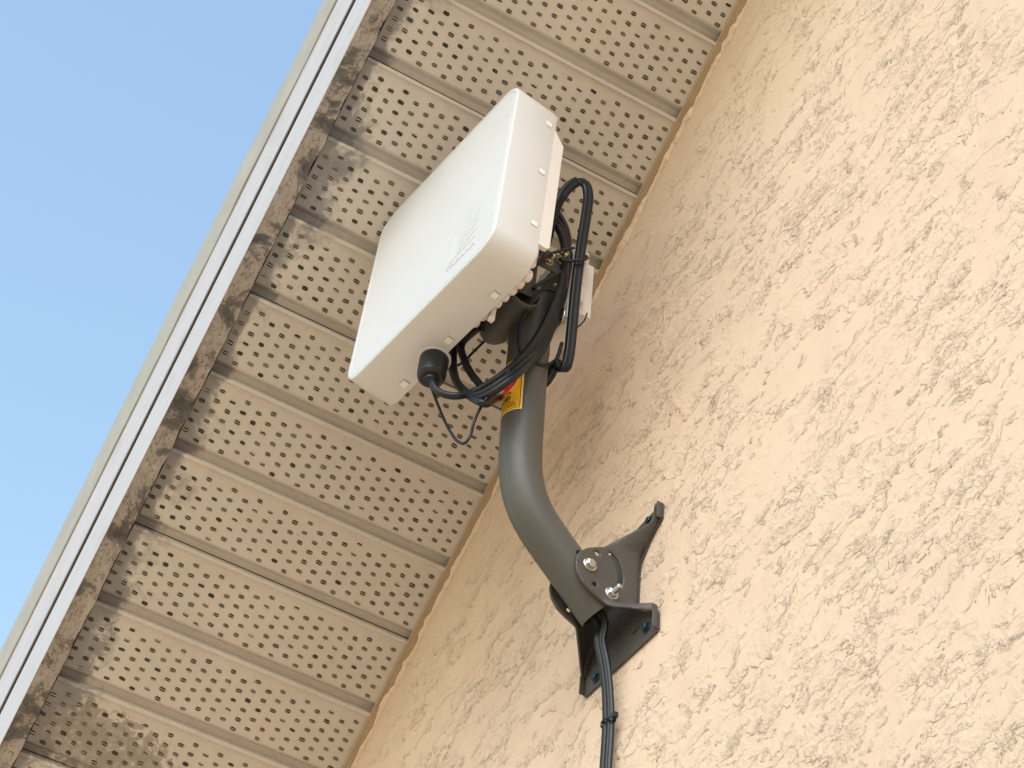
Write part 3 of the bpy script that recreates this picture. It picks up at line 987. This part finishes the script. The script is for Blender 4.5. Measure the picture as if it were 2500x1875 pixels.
tri = [(-.0205, cv - .0105), (.0185, cv - .0105 + .012), (-.004, cv + .0185)]
print_('sticker_triangle', [tri], .0006, M_CREAM)
tri2 = [(-.0165, cv - .0070), (.0135, cv + .0025), (-.0045, cv + .0145)]
print_('sticker_sign', [tri2], .0007, M_YEL)
def wtext(txt, size, u, v, bold=0.0002, align='RIGHT'):
    me = text_mesh(txt, size, 0, align, bold)
    bm = bmesh.new(); bm.from_mesh(me); bpy.data.meshes.remove(me)
    for w in bm.verts: w.co = cyl(w.co.x + u, w.co.y + v, .0008)
    frombm('sticker_print', bm, mast, (M_INK,))
wtext('Be the', .0070, .0130, .0330)
wtext('KILLED', .0095, .0120, .0225, .0005)
for i, (v, u1) in enumerate(((.0185, .012), (.0145, .019), (.0105, .021), (.0070, .0225))):
    print_('sticker_lines', [q for a in range(9) for q in [[(-.022 + (u1 + .022) * a / 9, v), (-.022 + (u1 + .022) * (a + .82) / 9, v), (-.022 + (u1 + .022) * (a + .82) / 9, v + .0013), (-.022 + (u1 + .022) * a / 9, v + .0013)]]], .0006, M_INK)

# ---------------------------------------------------------------- white surge box behind the mast
sb = empty('surge_box', (XC - .04, -.125, 4.0), 'white plastic terminal box strapped behind the mast, close to the wall', 'junction box')
bm = bmesh.new()
add_box(bm, (-.115, -.1440, 4.0165), (.038, -.100, 4.130), None, .0025)
body = frombm('box_body', bm, sb, (M_PALE,), True, 40)
bm = bmesh.new()
add_box(bm, (-.105, -.1490, 4.0165), (.034, -.1442, 4.150), None, .002)
add_box(bm, (-.100, -.1442, 4.1302), (.0355, -.108, 4.158), None, .003)
lid = frombm('box_lid', bm, sb, (M_PALE,), True, 40)
bm = bmesh.new()
add_box(bm, (.0382, -.124, 4.040), (.042, -.118, 4.120), None, .0012)
frombm('side_rib', bm, sb, (M_PALE,))
for z0, z1 in ((4.1150, 4.150), (4.028, 4.060)):
    bm = bmesh.new(); lathe(bm, Vector((.0445, -.1275, z0)), Vector((0, 0, 1)), [(0, .0072), (.001, .0080), (z1 - z0 - .001, .0080), (z1 - z0, .0070)], 22)
    frombm('port_cap', bm, sb, (M_PALE,), True, 40)
bm = bmesh.new()
add_box(bm, (XC - .012, -.150, 3.975), (XC + .045, -.1465, 4.012), None, .001)
frombm('earth_lug', bm, sb, (M_PALE,))
bm = bmesh.new()
pth = [Vector((XC + .036 + .0095 * math.sin(a) * .6, -.1505 - .002, 3.985 + .0105 * math.cos(a))) for a in [2 * math.pi * i / 20 for i in range(21)]]
add_tube(bm, pth, circ(.0022, 8), None, 0, False)
frombm('lug_ring', bm, sb, (M_STEEL,), True)

# ---------------------------------------------------------------- cables
def PX(l): return [at(x, y, ax, v) for x, y, ax, v in l]
Y, X = 1, 0
# round data cable: out of the gland, twice round the coil, ending behind the panel
def coil(off, dx, first=None):
    c, s_ = .62 * off, .78 * off
    right = [(1160 + c, 955 + s_, Y, -.262), (1230 + c, 912 + s_, Y, -.2375), (1298 + c * .9, 842 + s_, X, .062 + dx), (1343 + c * .8, 762 + s_ * .6, X, .062 + dx), (1369 + c * .8, 690 + s_ * .3, X, .056 + dx), (1378 + c * .9, 625, X, .046 + dx), (1368 + c, 570 - off * .3, X, .030 + dx), (1342 + c * .7, 535 - off * .5, X, .008 + dx)]
    hid = [(1290, 560, Y, -.245), (1210, 640, Y, -.255), (1140, 740, Y, -.262)]
    left = [(1112 - off * .3, 830, Y, -.268), (1108 - off * .2, 900, Y, -.270), (1128 + off * .1, 948 + off * .3, Y, -.272)]
    return right, hid, left
r0, h0, l0 = coil(0, 0)
r1, h1, l1 = coil(12, -.008)
r2, h2, l2 = coil(22, -.013)
gl = [(1056, 921, Y, -.3115), (1058, 938, Y, -.311), (1072, 957, Y, -.304), (1112, 967, Y, -.286)]
pts = PX(gl) + PX(r0) + PX(h0) + PX(l0) + PX(r1) + PX(h1) + PX(l1) + PX(r2) + PX(h2) + PX(l2) + PX([(1180, 985, Y, -.262), (1210, 974, X, -.004), (1236, 965, X, -.030), (1262, 945, X, -.034), (1300, 925, X, -.032), (1330, 880, X, -.028), (1330, 780, X, -.020), (1318, 715, X, .0)])
dc = tube_obj('data_cable', pts, .0054, M_CABLE)
tag(dc, 'thick black round cable leaving the rubber gland and coiled across the mast top', 'cable')
bm = bmesh.new()
c2 = PX([(1140, 862, Y, -.262), (1124, 835, Y, -.266), (1130, 870, Y, -.262), (1152, 920, Y, -.252), (1185, 952, Y, -.243)]) 
# flat twin power cable: arches high above the coil, hangs down and turns behind the mast
fp_ = [(1300, 640, Y, -.235), (1338, 575, X, .020), (1352, 522, X, .035), (1370, 482, X, .047), (1392, 454, X, .055), (1414, 443, X, .060), (1429, 450, X, .062), (1436, 476, X, .062), (1432, 520, X, .062), (1421, 590, X, .062), (1411, 660, X, .062), (1402, 740, X, .060), (1395, 815, X, .057), (1388, 872, X, .053), (1379, 899, X, .048), (1368, 902, X, .040), (1360, 885, X, .030), (1354, 893, X, .018), (1340, 922, X, -.008), (1322, 940, X, -.028), (1300, 900, X, -.030), (1300, 800, X, -.022)]
def gd_(t):
    a = RX * .25 + Vector((.55, -.85, 0))
    return a
pw = tube_obj('power_cable', PX(fp_), .005, M_CABLE, None, twin(.0045), lambda t: RX * 1.0 + RZ * (.9 if t < .3 else .5))
tag(pw, 'flat black twin cable arching high and hanging in a long loop beside the mast top', 'cable')
# extra coil turn, a separate cable lying outside the data cable
ex = PX([(1168, 800, Y, -.262), (1128, 838, Y, -.268), (1134, 880, Y, -.266), (1160, 925, Y, -.256), (1195, 950, Y, -.246), (1250, 920, Y, -.226), (1318, 862, X, .048), (1355, 782, X, .046), (1378, 705, X, .042), (1387, 630, X, .036), (1382, 562, X, .020), (1358, 517, X, -.004), (1320, 520, Y, -.235), (1260, 590, Y, -.25), (1190, 690, Y, -.26)])
exo = tube_obj('coiled_cable', ex, .0056, M_CABLE)
tag(exo, 'outer turn of black cable lying beyond the gland cable in the coil', 'cable')

# two cables falling out of the tube's lower end
e0 = path[-1]; td = (path[-1] - path[-4]).normalized()
inn = [e0 - td * .10 + Vector((0, 0, -.010)), e0 - td * .03 + Vector((0, 0, -.012)), e0 + td * .006 + Vector((0, 0, -.014))]
dn = [(1458, 1560, X, .004), (1469, 1620, X, .004), (1477, 1680, X, .0035), (1479, 1740, X, .003), (1479, 1762, X, .003), (1476, 1820, X, .0025), (1472, 1880, X, .002)]
a_ = [v + Vector((-.007, 0, 0)) for v in inn] + PX(dn)
z_ = a_[-1].z
a_ += [Vector((.000, -.012, z_ - .3)), Vector((.004, -.012, z_ - .9)), Vector((.0, -.012, z_ - 1.8)), Vector((.0, -.012, .1))]
o = tube_obj('down_cable', a_, .0047, M_CABLEG, None, None, None, .01)
tag(o, 'round scuffed black cable dropping straight down the wall from the tube end', 'cable')
dn2 = [(1470, 1558, X, .011), (1481, 1618, X, .012), (1488, 1680, X, .0125), (1491, 1740, X, .0125), (1491, 1762, X, .0125), (1488, 1820, X, .012), (1484, 1880, X, .0115)]
b_ = [v + Vector((.006, 0, .002)) for v in inn] + PX(dn2)
z_ = b_[-1].z
b_ += [Vector((.0112, -.0105, z_ - .3)), Vector((.015, -.0105, z_ - .9)), Vector((.011, -.0105, z_ - 1.8)), Vector((.011, -.0105, .1))]
o = tube_obj('down_cable', b_, .004, M_CABLE, None, twin(.0027), RX, .01)
tag(o, 'ribbed twin black cable dropping down the wall right beside the scuffed one', 'cable')

# earth lead with a crimped end
el = [(1041, 903, Y, -.285), (1050, 935, Y, -.285), (1064, 975, Y, -.284), (1082, 1020, Y, -.282), (1100, 1055, Y, -.280), (1118, 1078, Y, -.276), (1135, 1082, Y, -.272), (1148, 1064, Y, -.268), (1156, 1035, Y, -.264), (1168, 1005, Y, -.262), (1186, 975, Y, -.258), (1215, 935, Y, -.247), (1245, 905, Y, -.236)]
lead = empty('earth_lead', PX(el)[0], 'thin black lead with a crimped plug end hanging in a loop under the panel', 'wire')
tube_obj('lead_wire', PX(el), .0021, M_CABLE, lead)
bm = bmesh.new()
q0, q1 = PX([(1031, 877, Y, -.285), (1040, 906, Y, -.285)])
lathe(bm, q0, q1 - q0, [(0, .0030), (.0010, .0042), ((q1 - q0).length - .002, .0045), ((q1 - q0).length, .0025)], 8)
frombm('crimp_plug', bm, lead, (M_RUB,), True, 40)

def thin(name, l, r, label, cat, mat=M_CABLE):
    o = tube_obj(name, PX(l), r, mat); tag(o, label, cat); return o
thin('earth_wire', [(1282, 888, X, .046), (1270, 862, X, .046), (1266, 825, X, .046), (1272, 790, X, .048), (1284, 762, X, .052), (1298, 733, X, .056), (1316, 712, X, .060), (1338, 706, X, .060), (1360, 716, X, .056)], .0024, 'thin black wire bowed over the top of the tube', 'wire')
thin('tie_tail', [(1190, 826, Y, -.222), (1160, 855, Y, -.235), (1128, 886, Y, -.25), (1104, 899, Y, -.262)], .0019, 'straight thin black tail running from the tilt bracket to the gland', 'wire')
thin('cable_tie', [(1272, 700, Y, -.24), (1290, 672, X, .050), (1318, 640, X, .056), (1350, 618, X, .062), (1382, 609, X, .066), (1402, 605, X, .068)], .0023, 'black tie arching from the panel back to the top of the coil', 'cable tie', M_RUB)
thin('cable_tie', [(1302, 705, X, .052), (1322, 690, X, .056), (1346, 676, X, .060), (1368, 664, X, .064)], .0028, 'short straight black tie tail under the arching tie', 'cable tie', M_RUB)
thin('cable_tie', [(1296, 882, X, .038), (1312, 888, X, .043), (1332, 890, X, .041), (1350, 884, X, .032), (1362, 876, X, .03)], .0024, 'black tie pulled round the tube just above the yellow sticker', 'cable tie', M_RUB)
thin('cable_tie', [(1364, 630, X, .040), (1372, 634, X, .062), (1390, 637, X, .064), (1410, 635, X, .071), (1426, 633, X, .073), (1434, 630, X, .066), (1430, 625, X, .048)], .0024, 'black tie binding the coil to the flat twin cable', 'cable tie', M_RUB)
thin('port_wire', [(1433, 765, X, .046), (1428, 780, X, .046), (1418, 792, X, .044), (1402, 805, X, .036)], .0012, 'hair thin grey wire under the white box port cap', 'wire', M_CABLEG)
thin('hook_wire', [(1163, 800, Y, -.262), (1172, 790, Y, -.255), (1184, 787, Y, -.246), (1198, 789, Y, -.240)], .0018, 'small curved black wire end at the left of the tilt bracket', 'wire')
thin('lug_wire', [(1362, 700, X, .03), (1372, 740, X, .03), (1378, 765, X, .034), (1376, 785, X, .036), (1366, 792, X, .03), (1355, 792, X, .02)], .0030, 'black wire dropping behind the coil to the steel lug ring', 'wire')
thin('loop_wire', [(1372, 838, X, .03), (1362, 870, X, .028), (1345, 905, X, .02), (1337, 930, X, 0)], .0030, 'black wire running from the lug ring down behind the tube', 'wire')
# zip tie on the falling cables
zt = empty('zip_tie', at(1490, 1762, X, .01), 'small black zip tie with its square head round the two hanging cables', 'cable tie')
bm = bmesh.new()
c = at(1485, 1762, X, .0075)
loop = []
for i in range(25):
    a = 2 * math.pi * i / 24
    loop.append(c + Vector((math.cos(a) * .0145, math.sin(a) * .0068, 0)))
sec = [(-.0006, -.0020), (.0006, -.0020), (.0006, .0020), (-.0006, .0020)]
rs = []
for i, p in enumerate(loop[:-1]):
    o_ = (p - c).normalized()
    rs.append([bm.verts.new(p + o_ * a + Vector((0, 0, b))) for a, b in sec])
for i in range(24):
    A, B = rs[i], rs[(i + 1) % 24]
    for j in range(4): bm.faces.new((A[j], A[(j + 1) % 4], B[(j + 1) % 4], B[j]))
frombm('strap', bm, zt, (M_RUB,))
bm = bmesh.new(); add_box(bm, (c.x + .0125, c.y - .0035, c.z - .0032), (c.x + .0195, c.y + .003, c.z + .0045), None, .0007)
frombm('head', bm, zt, (M_RUB,))
